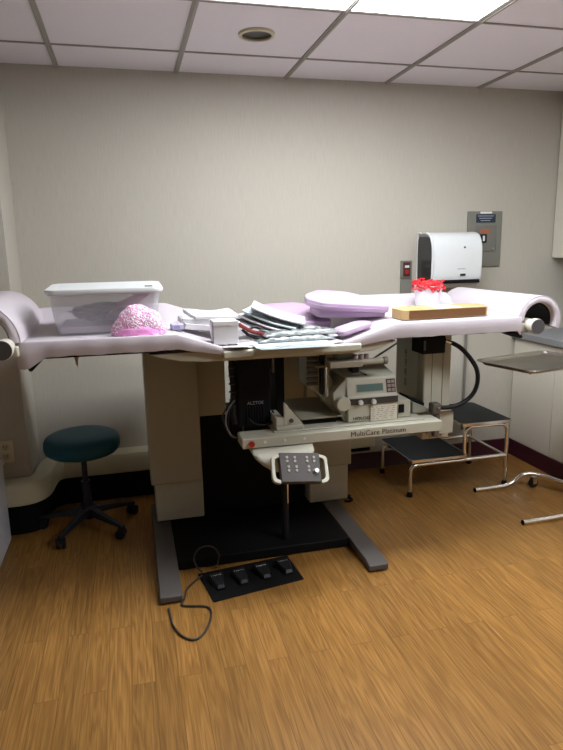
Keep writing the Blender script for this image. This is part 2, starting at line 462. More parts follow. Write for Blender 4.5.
# small switch station
t = thing('wall_switch', 'narrow grey steel switch station with red indicators on the back wall', 'switch', (1.70, 3.53, 1.22))
obj('upper_plate', MB().box(-.038, .038, -.012, 0, .012, .122), M_PANEL, t, bevel=.002)
obj('lower_plate', MB().box(-.038, .038, -.012, 0, -.118, .006), M_PANEL, t, bevel=.002)
obj('insert', MB().box(-.024, .024, -.016, -.0122, .024, .112), mat('dark_maroon_plate', '#4a2624', .4), t)
obj('button', MB().cyl((0, -.0162, .052), (0, -.022, .052), .012), M_RED, t)
obj('button', MB().box(-.014, .014, -.021, -.0162, .078, .092), M_WHITE, t, bevel=.001)

# grey conduit on the wall down to the corner
tag(obj('wall_conduit', MB().cyl((2.14, 3.515, .20), (2.137, 3.515, 1.02), .008), mat('dull_grey', '#77736c', .5)), 'thin grey conduit running down the back wall behind the steps', 'pipe')

# ------------------------------------------------------------------ the biopsy table
T = thing('biopsy_table', 'large prone biopsy table with lilac pads, beige columns and an imaging unit underneath', 'medical table', (.55, 2.75, 0))
TO = T.location
def tb(): return MB(TO)
# feet, slab, columns
for x0, x1 in ((.040, .132), (.958, 1.05)):
    mb = tb(); mb.loft([[(x0, 2.285, 0.008), (x1, 2.285, 0.008), (x1, 2.285, .034), (x0, 2.285, .034)],
                        [(x0, 2.33, 0.008), (x1, 2.33, 0.008), (x1, 2.33, .046), (x0, 2.33, .046)],
                        [(x0, 3.20, 0.008), (x1, 3.20, 0.008), (x1, 3.20, .060), (x0, 3.20, .060)]])
    ft = obj('foot', mb, M_GREYFOOT, T, bevel=.004)
    for y in (2.33, 3.15): obj('rubber_pad', tb().cyl(((x0+x1)/2, y, 0), ((x0+x1)/2, y, .010), .025), M_BLACK, ft)
obj('floor_tray', tb().box(.133, .957, 2.54, 3.10, .004, .050), M_BLACK, T, bevel=.006)
obj('centre_panel', tb().box(.30, .87, 3.02, 3.12, .051, .625), M_BLACK, T)
for x0, x1, s in ((.045, .305, 0), (.865, 1.115, 0)):
    c = obj('lower_column', tb().box(x0+.018, x1-(-.003 if x0 < .5 else .01), 2.955, 3.20, .0605, .29), M_BEIGE2, T, bevel=.008, seg=3)
    c = obj('upper_column', tb().box(x0, x1, 2.93, 3.22, .27, 1.0), M_BEIGE, T, bevel=.008, seg=3)
obj('inner_panel', tb().box(.306, .445, 2.97, 3.01, .60, 1.0), M_BEIGE, T, bevel=.003)
obj('inner_panel', tb().box(.735, .864, 2.97, 3.01, .42, 1.0), M_BEIGE, T, bevel=.003)
# underside shell
pr = [(.06, 1.034), (.10, 1.018), (.18, .999), (.28, .991), (.40, .990), (.92, .990), (1.0, .996), (1.06, 1.012), (1.10, 1.034)]
obj('underside_shell', tb().prism(pr, 2.36, 3.03, 'y'), M_BEIGE2, T, bevel=.004)
obj('centre_rail', tb().box(.345, .93, 2.325, 3.05, 1.003, 1.036), M_BEIGE2, T, bevel=.008, seg=3)
YF0, YB0 = 2.335, 3.06
def padring(x, zt, th, yo=0, sq=0):
    y0 = YF0+yo; y1 = YB0-yo
    return [(x, y0+.004, zt-th), (x, y0-.001, zt-th*.6), (x, y0, zt-.008), (x, y0+.003, zt-.002), (x, y0+.009, zt), (x, y0+.03, zt-.003), (x, y0+.07, zt-.006),
            (x, (y0+y1)/2, zt+.004), (x, y1-.11, zt+.015), (x, y1-.055, zt+.052), (x, y1-.03, zt+.066), (x, y1-.012, zt+.064), (x, y1-.002, zt+.050), (x, y1-.005, zt-th), ]
def pad(stations, name):
    rings = [padring(*s) for s in stations]
    o = obj(name, tb().loft(rings), M_PAD, T, angle=42)
    return o
# skirt wobble along the front
def st(xs, f, th):
    out = []
    for x in xs:
        zt = f(x); out.append((x, zt, th(x)+.0012*math.sin(x*37)+.0008*math.sin(x*91), .0012*math.sin(x*53)))
    return out
def lerp(a, b, t): return a+(b-a)*t
def fl(x):
    if x < .17: return 1.112
    if x > .365: return 1.046
    t = (x-.17)/.195; return lerp(1.112, 1.046, t)
xs = [-.41+.02*i for i in range(41)]
S = [(-.415, 1.104, .09, .02), (-.413, 1.109, .095, .008)] + st([x for x in xs if -.40 < x < .385], fl, lambda x: .104 if x < -.375 else (lerp(.104, .062, (x+.375)/.06) if x < -.315 else .062) if x < -.30 else (.062 if x < .15 else max(.036, .062-.028*(x-.15)/.2)))
S.append((.392, 1.040, .02, .01))
pad(S, 'head_pad')
def fr(x):
    if x > 1.09: return 1.112
    if x < .87: return 1.046
    return lerp(1.046, 1.112, (x-.87)/.22)
xs2 = [.86+.02*i for i in range(44)]
S = [(.852, 1.040, .02, .01)] + st([x for x in xs2 if x < 1.69], fr, lambda x: .066 if 1.1 < x else max(.036, .066-.030*(1.1-x)/.2)) + [(1.70, 1.110, .085, .006), (1.706, 1.104, .08, .02)]
pad(S, 'foot_pad_cushion')
obj('centre_pad', tb().loft([[(x, 2.36, 1.0365), (x, 2.345, 1.042), (x, 2.36, 1.046), (x, 2.7, 1.047), (x, 2.95, 1.048), (x, 3.03, 1.075), (x, 3.05, 1.068), (x, 3.05, 1.0365)] for x in (.393, .62, .851)]), M_PAD, T)
for x0, x1 in ((-.40, .12), (1.04, 1.70)):
    mb = tb().box(x0, x1, 2.350, 3.04, 1.043, 1.050)
    obj('deck_plate', mb, M_BLACK, T)
obj('end_bracket', tb().prism([(-.39, 1.04), (-.375, 1.0), (-.365, 1.0), (-.325, 1.04)], 2.342, 2.40, 'y'), M_BLACK, T, bevel=.002)
obj('end_bracket', tb().prism([(1.62, 1.04), (1.70, 1.012), (1.715, 1.012), (1.715, 1.02), (1.69, 1.04)], 2.35, 2.42, 'y'), M_BLACK, T, bevel=.002)
obj('cloth_tie', tb().prism([(-.29, 1.045), (-.245, 1.045), (-.255, .93), (-.262, .885), (-.275, .93)], 3.0, 3.004, 'y'), mat('pale_cloth', '#b9ad98', .8), T)
# curved end bolsters
def bolster(cx, cz, R, th, a0, a1, y0, y1):
    def ring(y, gr):
        n = 20; out = []
        for i in range(n+1):
            a = math.radians(a0+(a1-a0)*i/n); out.append((cx+(R+gr)*math.cos(a), y, cz+(R+gr)*math.sin(a)))
        for i in range(n, -1, -1):
            a = math.radians(a0+(a1-a0)*i/n); out.append((cx+(R-th-gr)*math.cos(a), y, cz+(R-th-gr)*math.sin(a)))
        return out
    b = obj('end_bolster', tb().loft([ring(y0, -.008), ring(y0+.006, -.002), ring(y0+.014, 0), ring(y1-.014, 0), ring(y1-.006, -.002), ring(y1, -.008)]), M_PAD, T, angle=50)
    def r2(y):
        n = 20; out = []
        for k, rr in ((0, R-th+.0005), (1, R-th-.006)):
            rng = range(n+1) if k == 0 else range(n, -1, -1)
            for i in rng:
                a = math.radians(a0+2+(a1-a0-4)*i/n); out.append((cx+rr*math.cos(a), y, cz+rr*math.sin(a)))
        return out
    obj('shell_lining', tb().loft([r2(y0+.03), r2(y1-.03)]), M_BLACKP, b)
    pp = []
    for i in range(21):
        a = math.radians(a0+(a1-a0)*i/20); pp.append((cx+(R-.003)*math.cos(a), y0+.004, cz+(R-.003)*math.sin(a)))
    obj('piping', tb().tube(pp, .0028, 6), M_PAD, b)
bolster(1.80, 1.088, .112, .034, -22, 178, 2.35, 3.06)
bolster(-.545, 1.11, .155, .040, 0, 200, 2.33, 3.00)
def knob(x, z, y0, y1, r):
    k = obj('locking_knob', tb().cyl((x, y1, z), (x, y0+.02, z), r*.86, n=28).cyl((x, y0+.034, z), (x, y0+.02, z), r, n=28).cyl((x, y0+.02, z), (x, y0+.004, z), r, n=28), mat('ivory_knob', '#c9c5ba', .4), T, bevel=.002)
    obj('knob_cap', tb().cyl((x, y0+.0045, z), (x, y0, z), r*.95, n=28), M_GREYP, k)
knob(1.752, 1.068, 2.295, 2.42, .0345)
knob(-.442, 1.098, 2.24, 2.34, .036)
obj('knob_bracket', tb().box(1.690, 1.745, 2.35, 2.42, 1.035, 1.08), M_BEIGE2, T, bevel=.006)
obj('knob_bracket', tb().box(-.43, -.40, 2.31, 2.38, 1.06, 1.10), M_BEIGE2, T, bevel=.006)

# ---- rotating beam with imaging unit
bm = obj('rotating_beam', tb().prism([(.413, .621), (.418, .616), (1.325, .613), (1.325, .660), (.418, .660), (.413, .655)], 2.345, 2.46, 'y'), M_BEIGE2, T, bevel=.004)
obj('emergency_button', tb().cyl((.452, 2.3445, .637), (.452, 2.336, .637), .013), M_RED, bm)
for k in range(3):
    obj('screw_cap', tb().cyl((.510+.085*k, 2.3445, .640), (.510+.085*k, 2.341, .640), .0055), M_LAM, bm)
text('lettering', 'MultiCare Platinum', .0315, M_TXT, bm, (.888-TO.x, 2.3440-TO.y, .6265-TO.z), (PI/2, 0, 0), xs=1.06)
obj('beam_deck', tb().box(.56, 1.26, 2.385, 2.66, .6605, .6655), M_BEIGE2, T, bevel=.002)
br = obj('cradle', tb().box(.572, .694, 2.40, 2.54, .666, .684).box(.572, .606, 2.40, 2.54, .6845, .722), M_BEIGE2, T, bevel=.004, seg=3)
obj('fin', tb().prism([(.609, .6845), (.694, .6845), (.612, .785), (.609, .785)], 2.405, 2.42, 'y'), M_BEIGE2, br, bevel=.003)
obj('cradle_bolt', tb().cyl((.640, 2.4045, .705), (.640, 2.398, .705), .009), M_GREYP, br)
obj('film_tray', tb().box(.690, .90, 2.44, 2.80, .6905, .699), mat('tray_beige', '#9a9582', .5), T, bevel=.003)
obj('tray_recess', tb().box(.710, .86, 2.455, 2.47, .6665, .690), M_BLACK, T)
ar = obj('tube_arm', tb().prism([(.735, 1.0), (.835, 1.0), (.835, .90), (.90, .76), (.93, .667), (.885, .667), (.795, .785), (.735, .83)], 2.50, 2.62, 'y'), M_BEIGE, T, bevel=.006)
for k in range(6): obj('cooling_slat', tb().box(.737, .788, 2.488, 2.499, .832+.023*k, .846+.023*k), M_GREYP, ar, bevel=.001)
obj('guide_rail', tb().box(.796, .808, 2.47, 2.499, .79, .985), M_DKMET, ar, bevel=.002)
obj('guide_rail', tb().box(.818, .832, 2.47, 2.499, .78, .985), M_BEIGE2, ar, bevel=.002)
obj('spindle', tb().cyl((.815, 2.46, .80), (.815, 2.46, .95), .005), M_CHROME, ar)
# console
cp = [(2.418, .6665), (2.415, .779), (2.425, .784), (2.445, .858), (2.463, .870), (2.60, .893), (2.70, .888), (2.70, .6665)]
cs = obj('console', tb().prism(cp, .902, 1.140, 'x'), M_BEIGE2, T, bevel=.006, seg=3)
obj('console_cheek', tb().prism([(.842, .775), (.842, .80), (.862, .825), (.9015, .862), (.9015, .6665), (.895, .6665)], 2.44, 2.64, 'y'), M_BEIGE2, cs, bevel=.004)
ang = math.atan2(.020, .074)
def onface(x0, x1, z0, z1, th, name, m, par, bevel=0):
    Mx = Matrix.Translation((0, 2.425, .784)) @ Matrix.Rotation(-ang, 4, 'X')
    return obj(name, tb().box(x0, x1, -th-.0005, -.0005, z0, z1, M=Mx), m, par, bevel=bevel)
onface(.945, 1.078, .013, .053, .001, 'display_bezel', M_BEIGE, cs, .0005)
onface(.950, 1.073, .017, .049, .002, 'display', M_LCD, cs)
kp = onface(1.091, 1.134, .006, .066, .002, 'keypad', mat('maroon_keypad', '#452e31', .5), cs)
for i in range(2):
    for j in range(3):
        onface(1.0945+.0195*i, 1.1105+.0195*i, .010+.0185*j, .023+.0185*j, .004, 'key', mat('worn_key', '#8d7f78', .5), kp, .001)
obj('control_strip', tb().box(.903, 1.138, 2.4105, 2.4145, .747, .775), M_DKGREY, cs)
for x in (.958, 1.02):
    obj('dial', tb().cyl((x, 2.4100, .758), (x, 2.396, .758), .0115, .0095), M_WHITE, cs)
obj('side_wheel', tb().cyl((.878, 2.436, .757), (.878, 2.400, .757), .032, n=28), M_BEIGE2, cs, bevel=.003)
text('lettering', 'HOLOGIC', .021, M_TXT, cs, (.925-TO.x, 2.4158-TO.y, .677-TO.z), (PI/2, 0, 0), xs=1.1)
lb = obj('paper_label', tb().box(1.008, 1.135, 2.4115, 2.4135, .668, .738), mat('label_cream', '#d3ccbc', .6), cs)
random.seed(3)
for r in range(7):
    x = 1.014
    mb = tb()
    while x < 1.118:
        wd = random.uniform(.004, .016); mb.box(x, min(x+wd, 1.130), 2.4108, 2.4112, .7295-.0088*r, .7310-.0088*r); x += wd+random.uniform(.004, .020)
    obj('print_line', mb, M_TXT, lb)
obj('end_block', tb().box(1.145, 1.21, 2.43, 2.58, .6665, .745), M_BEIGE2, T, bevel=.004)
obj('socket_panel', tb().box(1.150, 1.176, 2.425, 2.4295, .690, .728), M_BLACK, T)
# paddle carriage over the console
pc = obj('paddle_carriage', tb().box(.80, .95, 2.36, 2.43, .928, .956), mat('taupe_metal', '#928b7c', .45), T, bevel=.004)
obj('carriage_bar', tb().cyl((.9505, 2.395, .943), (1.055, 2.395, .943), .014, n=20), M_BEIGE, pc, bevel=.003)
obj('bar_end', tb().cyl((1.055, 2.395, .943), (1.075, 2.395, .943), .017, n=20), M_PANEL, pc, bevel=.003)
for k in range(3): obj('clamp_knob', tb().cyl((.925+.026*k, 2.395, .9565), (.925+.026*k, 2.395, .976), .011, n=14), mat('mauve_grey', '#8b7a78', .5), pc)
obj('needle_block', tb().box(.905, .935, 2.37, 2.43, .900, .9275), M_BLACK, pc, bevel=.003)
obj('needle_arm', tb().cyl((.92, 2.38, .912), (.97, 2.37, .890), .0035), M_BLACKP, pc)
obj('carriage_plate', tb().box(.76, 1.0, 2.435, 2.62, .920, .930), mat('olive_grey_plate', '#7f7c6c', .4), pc, bevel=.002)
obj('upper_bracket', tb().box(.86, .93, 2.42, 2.50, .957, .99), M_BEIGE2, pc, bevel=.003)
obj('support_rod', tb().cyl((1.04, 2.50, .925), (1.42, 2.98, .93), .005), mat('grey_rod', '#6d6a63', .4), pc)
# hand control under the beam
hh = []
for z, x0, x1, y0, y1 in ((.612, .450, .720, 2.335, 2.46), (.596, .452, .718, 2.300, 2.46), (.578, .462, .712, 2.285, 2.46), (.556, .485, .705, 2.280, 2.45), (.525, .525, .700, 2.285, 2.42)):
    hh.append([(x, y, z) for x, y in rrect(x1-x0, y1-y0, .03, cx=(x0+x1)/2, cy=(y0+y1)/2)])
hs = obj('control_housing', tb().loft(hh), M_BEIGE2, T)
Mx = Matrix.Translation((.630, 2.245, .546)) @ Matrix.Rotation(math.radians(6), 4, 'Y') @ Matrix.Rotation(math.radians(-38), 4, 'X')
kb = obj('button_panel', tb().box(-.086, .086, -.014, .016, -.062, .064, M=Mx), M_DKGREY, hs, bevel=.004)
M_BTN = mat('pale_button', '#9a9083', .5)
for i, x in enumerate((-.055, -.022, .030, .060)):
    for j, z in enumerate((.034, -.006)):
        if i == 3 and j == 1: continue
        for q, zz in enumerate((.009, -.007)):
            obj('push_button', tb().cyl((x+.004*j, -.0145, z+zz), (x+.004*j, -.018, z+zz), .0058, n=12, M=Mx), M_BTN, kb)
obj('speed_dial', tb().cyl((.064, -.0145, -.016), (.064, -.028, -.016), .011, .009, M=Mx), M_WHITE, kb)
for s in (-1, 1):
    q = fillet([(s*.088, 0, .058), (s*.120, 0, .050), (s*.120, 0, -.056), (s*.088, 0, -.066)], .022)
    rings = []
    for p in q:
        k = 1 if p.x > 0 else -1
        rings.append([(p.x*1.0, -.010, p.z), (p.x*1.0, .010, p.z), (p.x*.88, .010, p.z*.80), (p.x*.88, -.010, p.z*.80)])
    obj('grip', tb().loft(rings, M=Mx), M_BEIGE2, hs, bevel=.002)
obj('drive_pole', tb().cyl((.66, 2.62, .051), (.66, 2.62, .61), .018), M_BLACKP, T)
obj('chrome_strip', tb().cyl((.668, 2.598, .24), (.668, 2.598, .50), .0035), M_CHROME, T)
# black housing on the left of the gantry
gb = obj('camera_housing', tb().box(.430, .572, 2.50, 2.68, .663, .990), M_BLACK, T, bevel=.004)
text('lettering', 'ALZTOE', .0195, mat('faint_print', '#8a8a8a', .6), gb, (.468-TO.x, 2.4990-TO.y, .765-TO.z), (PI/2, 0, 0))
for k in range(7): obj('vent_rib', tb().box(.466+.012*k, .471+.012*k, 2.495, 2.4992, .685, .755), M_BLACKP, gb)
obj('side_slab', tb().box(.610, .650, 2.55, 2.75, .668, .990), M_BLACK, T, bevel=.003)
obj('grey_bracket', tb().box(.585, .592, 2.50, 2.62, .90, .985), M_PANEL, T)
cbm = obj('cable_bundle', tb().tube(smooth([(.412, 2.53, .99), (.408, 2.53, .92), (.414, 2.53, .84), (.408, 2.52, .76), (.412, 2.51, .68)], 5), .013), M_BLACKP, T)
for k in range(7): obj('cable_clip', tb().tube([(.412+.016*math.cos(a*PI/4), 2.53+.016*math.sin(a*PI/4), .965-.036*k) for a in range(8)], .003, 6, closed=True), M_DKGREY, cbm)
for k, (a, b) in enumerate(((.018, .0), (.030, .02), (.008, -.02))):
    obj('cable', tb().tube(smooth([(.412, 2.50, .79+b), (.392-a, 2.47, .75), (.382-a, 2.45, .70+b), (.395-a*.5, 2.44, .650), (.43, 2.45, .640-b*.3), (.445, 2.49, .672)], 5), .0035, 6), M_BLACKP if k else mat('grey_cable', '#6a6a66', .5), T)
obj('cable_loop', tb().tube(smooth([(.47, 2.49, .705), (.50, 2.47, .682), (.55, 2.47, .678), (.59, 2.49, .70), (.575, 2.49, .735)], 5), .004, 6), M_BLACKP, T)
# column on the right with motor and hose
rc = obj('side_column', tb().box(1.333, 1.477, 2.55, 2.86, .505, 1.03), M_BEIGE2, T, bevel=.008, seg=3)
for x in (1.376, 1.432): obj('seam', tb().box(x-.001, x+.001, 2.548, 2.5505, .515, 1.0), mat('seam_brown', '#6b604c', .6), rc)
sd = obj('side_plate', tb().box(1.327, 1.3325, 2.60, 2.84, .60, 1.0), mat('sage_grey_metal', '#b9bba9', .45), rc)
text('scale_marking', '200 180 160 140', .030, M_DKGREY, sd, (1.3265-TO.x, 2.72-TO.y, .74-TO.z), (PI/2, -PI/2, -PI/2), xs=.9)
obj('column_bracket', tb().prism([(1.240, .6665), (1.240, .722), (1.326, .682), (1.326, .6665)], 2.47, 2.62, 'y'), mat('bracket_grey', '#8b8b7c', .45), T, bevel=.003)
obj('bracket_rubber', tb().prism([(1.240, .7225), (1.240, .738), (1.326, .700), (1.326, .6825)], 2.52, 2.62, 'y'), M_BLACK, T, bevel=.003)
obj('column_base', tb().box(1.326, 1.46, 2.48, 2.549, .55, .66), M_BEIGE2, T, bevel=.004)
mo = obj('motor', tb().box(1.265, 1.382, 2.44, 2.549, .948, 1.028), M_BLACK, T, bevel=.006)
obj('motor_hub', tb().cyl((1.3825, 2.49, .998), (1.402, 2.49, .998), .018), M_BLACKP, mo)
obj('motor_label', tb().box(1.272, 1.282, 2.4375, 2.4395, .965, 1.01), M_GREYP, mo)
obj('hose_fitting', tb().cyl((1.392, 2.46, 1.003), (1.425, 2.455, .990), .007), M_CHROME, T)
obj('flexible_hose', tb().tube(smooth([(1.42, 2.455, .992), (1.465, 2.45, .965), (1.515, 2.45, .915), (1.552, 2.45, .86), (1.560, 2.45, .80), (1.54, 2.45, .745), (1.49, 2.45, .705), (1.42, 2.45, .688), (1.365, 2.455, .690)], 6), .0105, 12), M_BLACKP, T)
hd = obj('lever_clamp', tb().box(1.323, 1.367, 2.43, 2.479, .664, .715), mat('warm_grey_plastic', '#57504a', .5), T, bevel=.009, seg=3)
obj('lever', tb().loft([[(x, y, z) for x, y in rrect(w_, .030, .010, cx=1.354+dx, cy=2.455)] for z, w_, dx in ((.664, .032, 0), (.62, .030, .002), (.565, .033, -.002), (.552, .024, -.004))]), mat('warm_grey_lever', '#5c544d', .5), hd)
obj('lever_screw', tb().cyl((1.350, 2.4295, .695), (1.350, 2.4245, .695), .006), M_CHROME, hd)

# ------------------------------------------------------------------ things lying on the table
from mathutils import noise as mnoise
def blob(rx, ry, rz, amp, freq, seed=0, sub=4, flat=None):
    b = bmesh.new(); bmesh.ops.create_icosphere(b, subdivisions=sub, radius=1)
    for v in b.verts:
        n = v.co.normalized(); d = 1+amp*mnoise.fractal(n*freq+Vector((seed, seed*.7, 0)), .9, 2.1, 4)
        v.co = Vector((n.x*rx*d, n.y*ry*d, n.z*rz*d))
        if flat is not None and v.co.z < flat: v.co.z = flat
    mb = MB(); mb.v = [v.co.copy() for v in b.verts]; mb.f = [tuple(v.index for v in f.verts) for f in b.faces]
    b.free(); return mb

# storage bin
t = thing('storage_bin', 'clear plastic storage bin with a white lid at the left end of the table', 'storage bin', (-.09, 2.61, 1.1155), rot=(.03, 0, 0))
def rr3(w_, d_, r, z, n=5): return [(x, y, z) for x, y in rrect(w_, d_, r, n)]
W0, D0, W1, D1, H = .385, .27, .425, .31, .165
M_CLEAR = mat('frosted_clear_plastic', '#d6d6dc', .22, alpha=.28, noise=.02)
mb = MB(); mb.loft([rr3(W0, D0, .03, 0.0), rr3(W1, D1, .035, H), rr3(W1-.004, D1-.004, .033, H), rr3(W0-.005, D0-.005, .028, .003)], cap=True)
obj('tub', mb, M_CLEAR, t, angle=50)
obj('rim', MB().loft([rr3(W1+.012, D1+.012, .038, H-.010), rr3(W1+.016, D1+.016, .04, H), rr3(W1-.006, D1-.006, .032, H), rr3(W1-.001, D1-.001, .034, H-.010)], closed=True), mat('frosted_rim', '#dddce0', .3, alpha=.7), t)
lid = obj('lid', MB().loft([rr3(W1+.022, D1+.022, .042, H-.004), rr3(W1+.026, D1+.026, .044, H+.004), rr3(W1+.020, D1+.020, .042, H+.013), rr3(W1-.01, D1-.01, .03, H+.015), rr3(W1-.03, D1-.03, .025, H+.011)]), M_WHITE, t)
obj('lid_tab', MB().box(.155, .185, -.10, -.08, H+.0115, H+.0145), M_GREYP, lid, bevel=.001)
# what is inside the bin
b_ = blob(.14, .07, .035, .35, 3.2, 4); o_ = obj('crumpled_bag', b_, mat('dusky_purple_film', '#4b4450', .35, noise=.5, nscale=25), angle=180)
tag(o_, 'crumpled dusky grey plastic bag inside the clear bin', 'bag', loc=(-.085, 2.58, 1.190))
o_ = obj('folded_towel', MB().loft([rr3(.36, .24, .02, 0.001), rr3(.365, .245, .025, .012), rr3(.36, .24, .022, .024)]), mat('pale_pink_towel', '#cdb9c6', .9, bump=.3, bscale=150))
tag(o_, 'pale folded towel on the bottom of the clear bin', 'towel', loc=(-.09, 2.61, 1.1195), rot=(.03, 0, 0))
g = []
for i in range(9):
    u = i/8; g.append([(.0+.19*u, -.112+.004*math.sin(u*9), .0+.085*u+.01*math.sin(u*7)), (.01+.18*u, -.05, .03+.08*u), (.01+.18*u, -.05, .032+.08*u), (.0+.19*u, -.114+.004*math.sin(u*9), .003+.085*u+.01*math.sin(u*7))])
o_ = obj('pink_wrapper', MB().loft(g), mat('salmon_film', '#cf8d95', .4))
tag(o_, 'salmon pink plastic wrapper leaning inside the clear bin', 'wrapper', loc=(-.09, 2.61, 1.178))

# pink bubble mound
def pink_mat():
    m = mat('pink_bubble_film', '#e07fc0', .25, spec=.8)
    nt = m.node_tree; b = nt.nodes['Principled BSDF']; L = nt.links.new
    tc = nt.nodes.new('ShaderNodeTexCoord'); v = nt.nodes.new('ShaderNodeTexVoronoi'); v.inputs['Scale'].default_value = 190
    L(tc.outputs['Object'], v.inputs['Vector'])
    n = nt.nodes.new('ShaderNodeTexNoise'); n.inputs['Scale'].default_value = 110; n.inputs['Detail'].default_value = 3; L(tc.outputs['Object'], n.inputs['Vector'])
    r = nt.nodes.new('ShaderNodeValToRGB'); r.color_ramp.elements[0].position = .48; r.color_ramp.elements[0].color = lin('#de9ac4')
    r.color_ramp.elements[1].position = .56; r.color_ramp.elements[1].color = lin('#fbeaf5')
    L(n.outputs['Fac'], r.inputs[0]); L(r.outputs[0], b.inputs['Base Color'])
    bp = nt.nodes.new('ShaderNodeBump'); bp.inputs['Strength'].default_value = .9; bp.inputs['Distance'].default_value = .004
    L(v.outputs['Distance'], bp.inputs['Height']); L(bp.outputs[0], b.inputs['Normal'])
    return m
t = thing('bubble_wrap_bundle', 'glittering pink bubble wrap bundle in front of the clear bin', 'bubble wrap', (.03, 2.405, 1.110))
b_ = blob(.102, .038, .112, .10, 2.5, 9, flat=0)
for p in b_.v:
    if p.z > 0: p.x *= 1+.06*math.sin(p.z*60)
    if p.z < .045: p.x *= 1.0
obj('bubble_film', b_, pink_mat(), t, angle=180)
b2 = blob(.098, .036, .050, .08, 3, 2, flat=-.0)
for p in b2.v: p.y -= .006
obj('smooth_film', b2, mat('glossy_pink_film', '#ee98d2', .18, noise=.25, nscale=45, bump=.3, bscale=30), t, angle=180)

# flat sheets and papers
def sheet(name, w_, d_, lift, m, label, cat, loc, rz, th=.0012, curl=0, n=8, group=None, tilt=(0, 0), amp=0.0, seed=0, flip=False):
    mb = MB(); top = []; 
    vs = []; fs = []
    for k in (0, 1):
        for i in range(n+1):
            for j in range(5):
                u = i/n-.5; v = j/4-.5
                z = lift*((.5-u if flip else u+.5)**2) + curl*(2*v)**2 + amp*math.sin(7*u+seed)*math.cos(5*v+seed)
                vs.append((u*w_, v*d_, z+(0 if k == 0 else th)))
    q = (n+1)*5
    for i in range(n):
        for j in range(4):
            a = i*5+j; fs.append((a, a+1, a+6, a+5)); fs.append((q+a, q+a+5, q+a+6, q+a+1))
    for i in range(n):
        fs.append((i*5, (i+1)*5, q+(i+1)*5, q+i*5)); a = i*5+4; fs.append((a, q+a, q+a+5, a+5))
    for j in range(4):
        fs.append((j, q+j, q+j+1, j+1)); a = n*5+j; fs.append((a, a+1, q+a+1, q+a))
    mb.add(vs, fs)
    o = obj(name, mb, m, angle=60)
    return tag(o, label, cat, group, loc=loc, rot=(tilt[0], tilt[1], rz))

# left paper heap
def poly_block(name, top, z0, z1, m, label, cat, jitter=0):
    mb = MB().prism(top, z0, z1, 'z'); o = obj(name, mb, m, bevel=.002); return tag(o, label, cat)
sheet('paper_towel', .21, .22, .012, M_PAPER, 'topmost rumpled white paper bundle of the heap behind the small white box', 'paper', (.350, 2.64, 1.142), .15, th=.012, amp=.004, seed=1, tilt=(.05, .10))
sheet('paper_towel', .24, .24, .004, M_PAPER, 'middle white paper bundle of the heap behind the small white box', 'paper', (.340, 2.64, 1.118), -.10, th=.022, amp=.003, seed=3, tilt=(.04, .12))
sheet('paper_towel', .25, .25, .002, M_PAPER, 'lowest white paper bundle of the heap behind the small white box', 'paper', (.335, 2.64, 1.094), .05, th=.022, amp=.002, seed=5, tilt=(.03, .16))
t = thing('lavender_carton', 'small lavender box at the left of the white paper heap', 'box', (.185, 2.50, 1.1125), .1)
obj('carton', MB().box(-.024, .024, -.03, .03, 0, .020), M_LAV, t, bevel=.001)
obj('label', MB().box(-.020, .006, -.0306, -.0301, .004, .016), mat('indigo_print', '#8480a6', .6), t)
t = thing('white_carton', 'small white carton standing upright at the front edge of the table', 'box', (.366, 2.405, 1.058), -.02)
obj('body', MB().box(-.050, .050, -.045, .06, 0, .092), M_PAPER, t, bevel=.0015)
obj('side_strip', MB().box(-.0515, -.0503, -.043, -.03, .004, .092), mat('maroon_print', '#5c3a44', .6), t)
obj('flap', MB().box(-.050, .050, -.047, -.0455, .076, .0915), mat('off_white_card', '#d8d5d7', .6), t)
obj('seam_tape', MB().box(.0503, .0512, -.03, .05, .01, .09), M_PAPER, t)
sheet('small_paper', .085, .055, .0, M_PAPER, 'small white paper slip lying right of the white carton', 'paper', (.455, 2.395, 1.049), .3, th=.003)
sheet('leaflet', .10, .045, .002, M_PAPER, 'narrow white leaflet at the foot of the white carton', 'paper', (.40, 2.342, 1.048), -.25, th=.003, tilt=(0, 0))
# fanned brochures
for i, (x, y, z, a, ti, L_) in enumerate(((.590, 2.565, 1.084, .50, .12, 'lowest'), (.595, 2.565, 1.098, .34, .16, 'second lowest'), (.605, 2.57, 1.114, .20, .18, 'second highest'), (.63, 2.57, 1.130, .02, .18, 'topmost'))):
    sheet('brochure', .24, .19, .035, (M_PAPER2, M_PAPER, M_PAPER2, M_PAPER)[i], L_+' of the four fanned glossy brochures in the middle of the table', 'brochure', (x, y, z), -a-.25, th=.006, curl=.004, flip=True, group='fanned brochures', tilt=(.05, ti))
# printed spot on the top one
# scissors / cable
t = thing('probe_cable', 'coiled dark and red cable under the brochures beside the white carton', 'cable', (.50, 2.47, 1.055))
obj('coil', MB().tube(smooth([(-.05, 0, .045), (-.02, .0, .020), (.03, -.02, .010), (.05, .01, .030), (.01, .03, .05), (-.03, .01, .025), (.02, -.03, .006), (.06, -.02, .008)], 6), .006, 8), M_BLACKP, t)
obj('red_lead', MB().tube(smooth([(-.065, -.01, .07), (-.045, -.01, .055), (-.015, -.02, .038), (.015, -.02, .03), (.04, -.025, .02)], 6), .008, 8), mat('dark_red_lead', '#6b2320', .4), t)
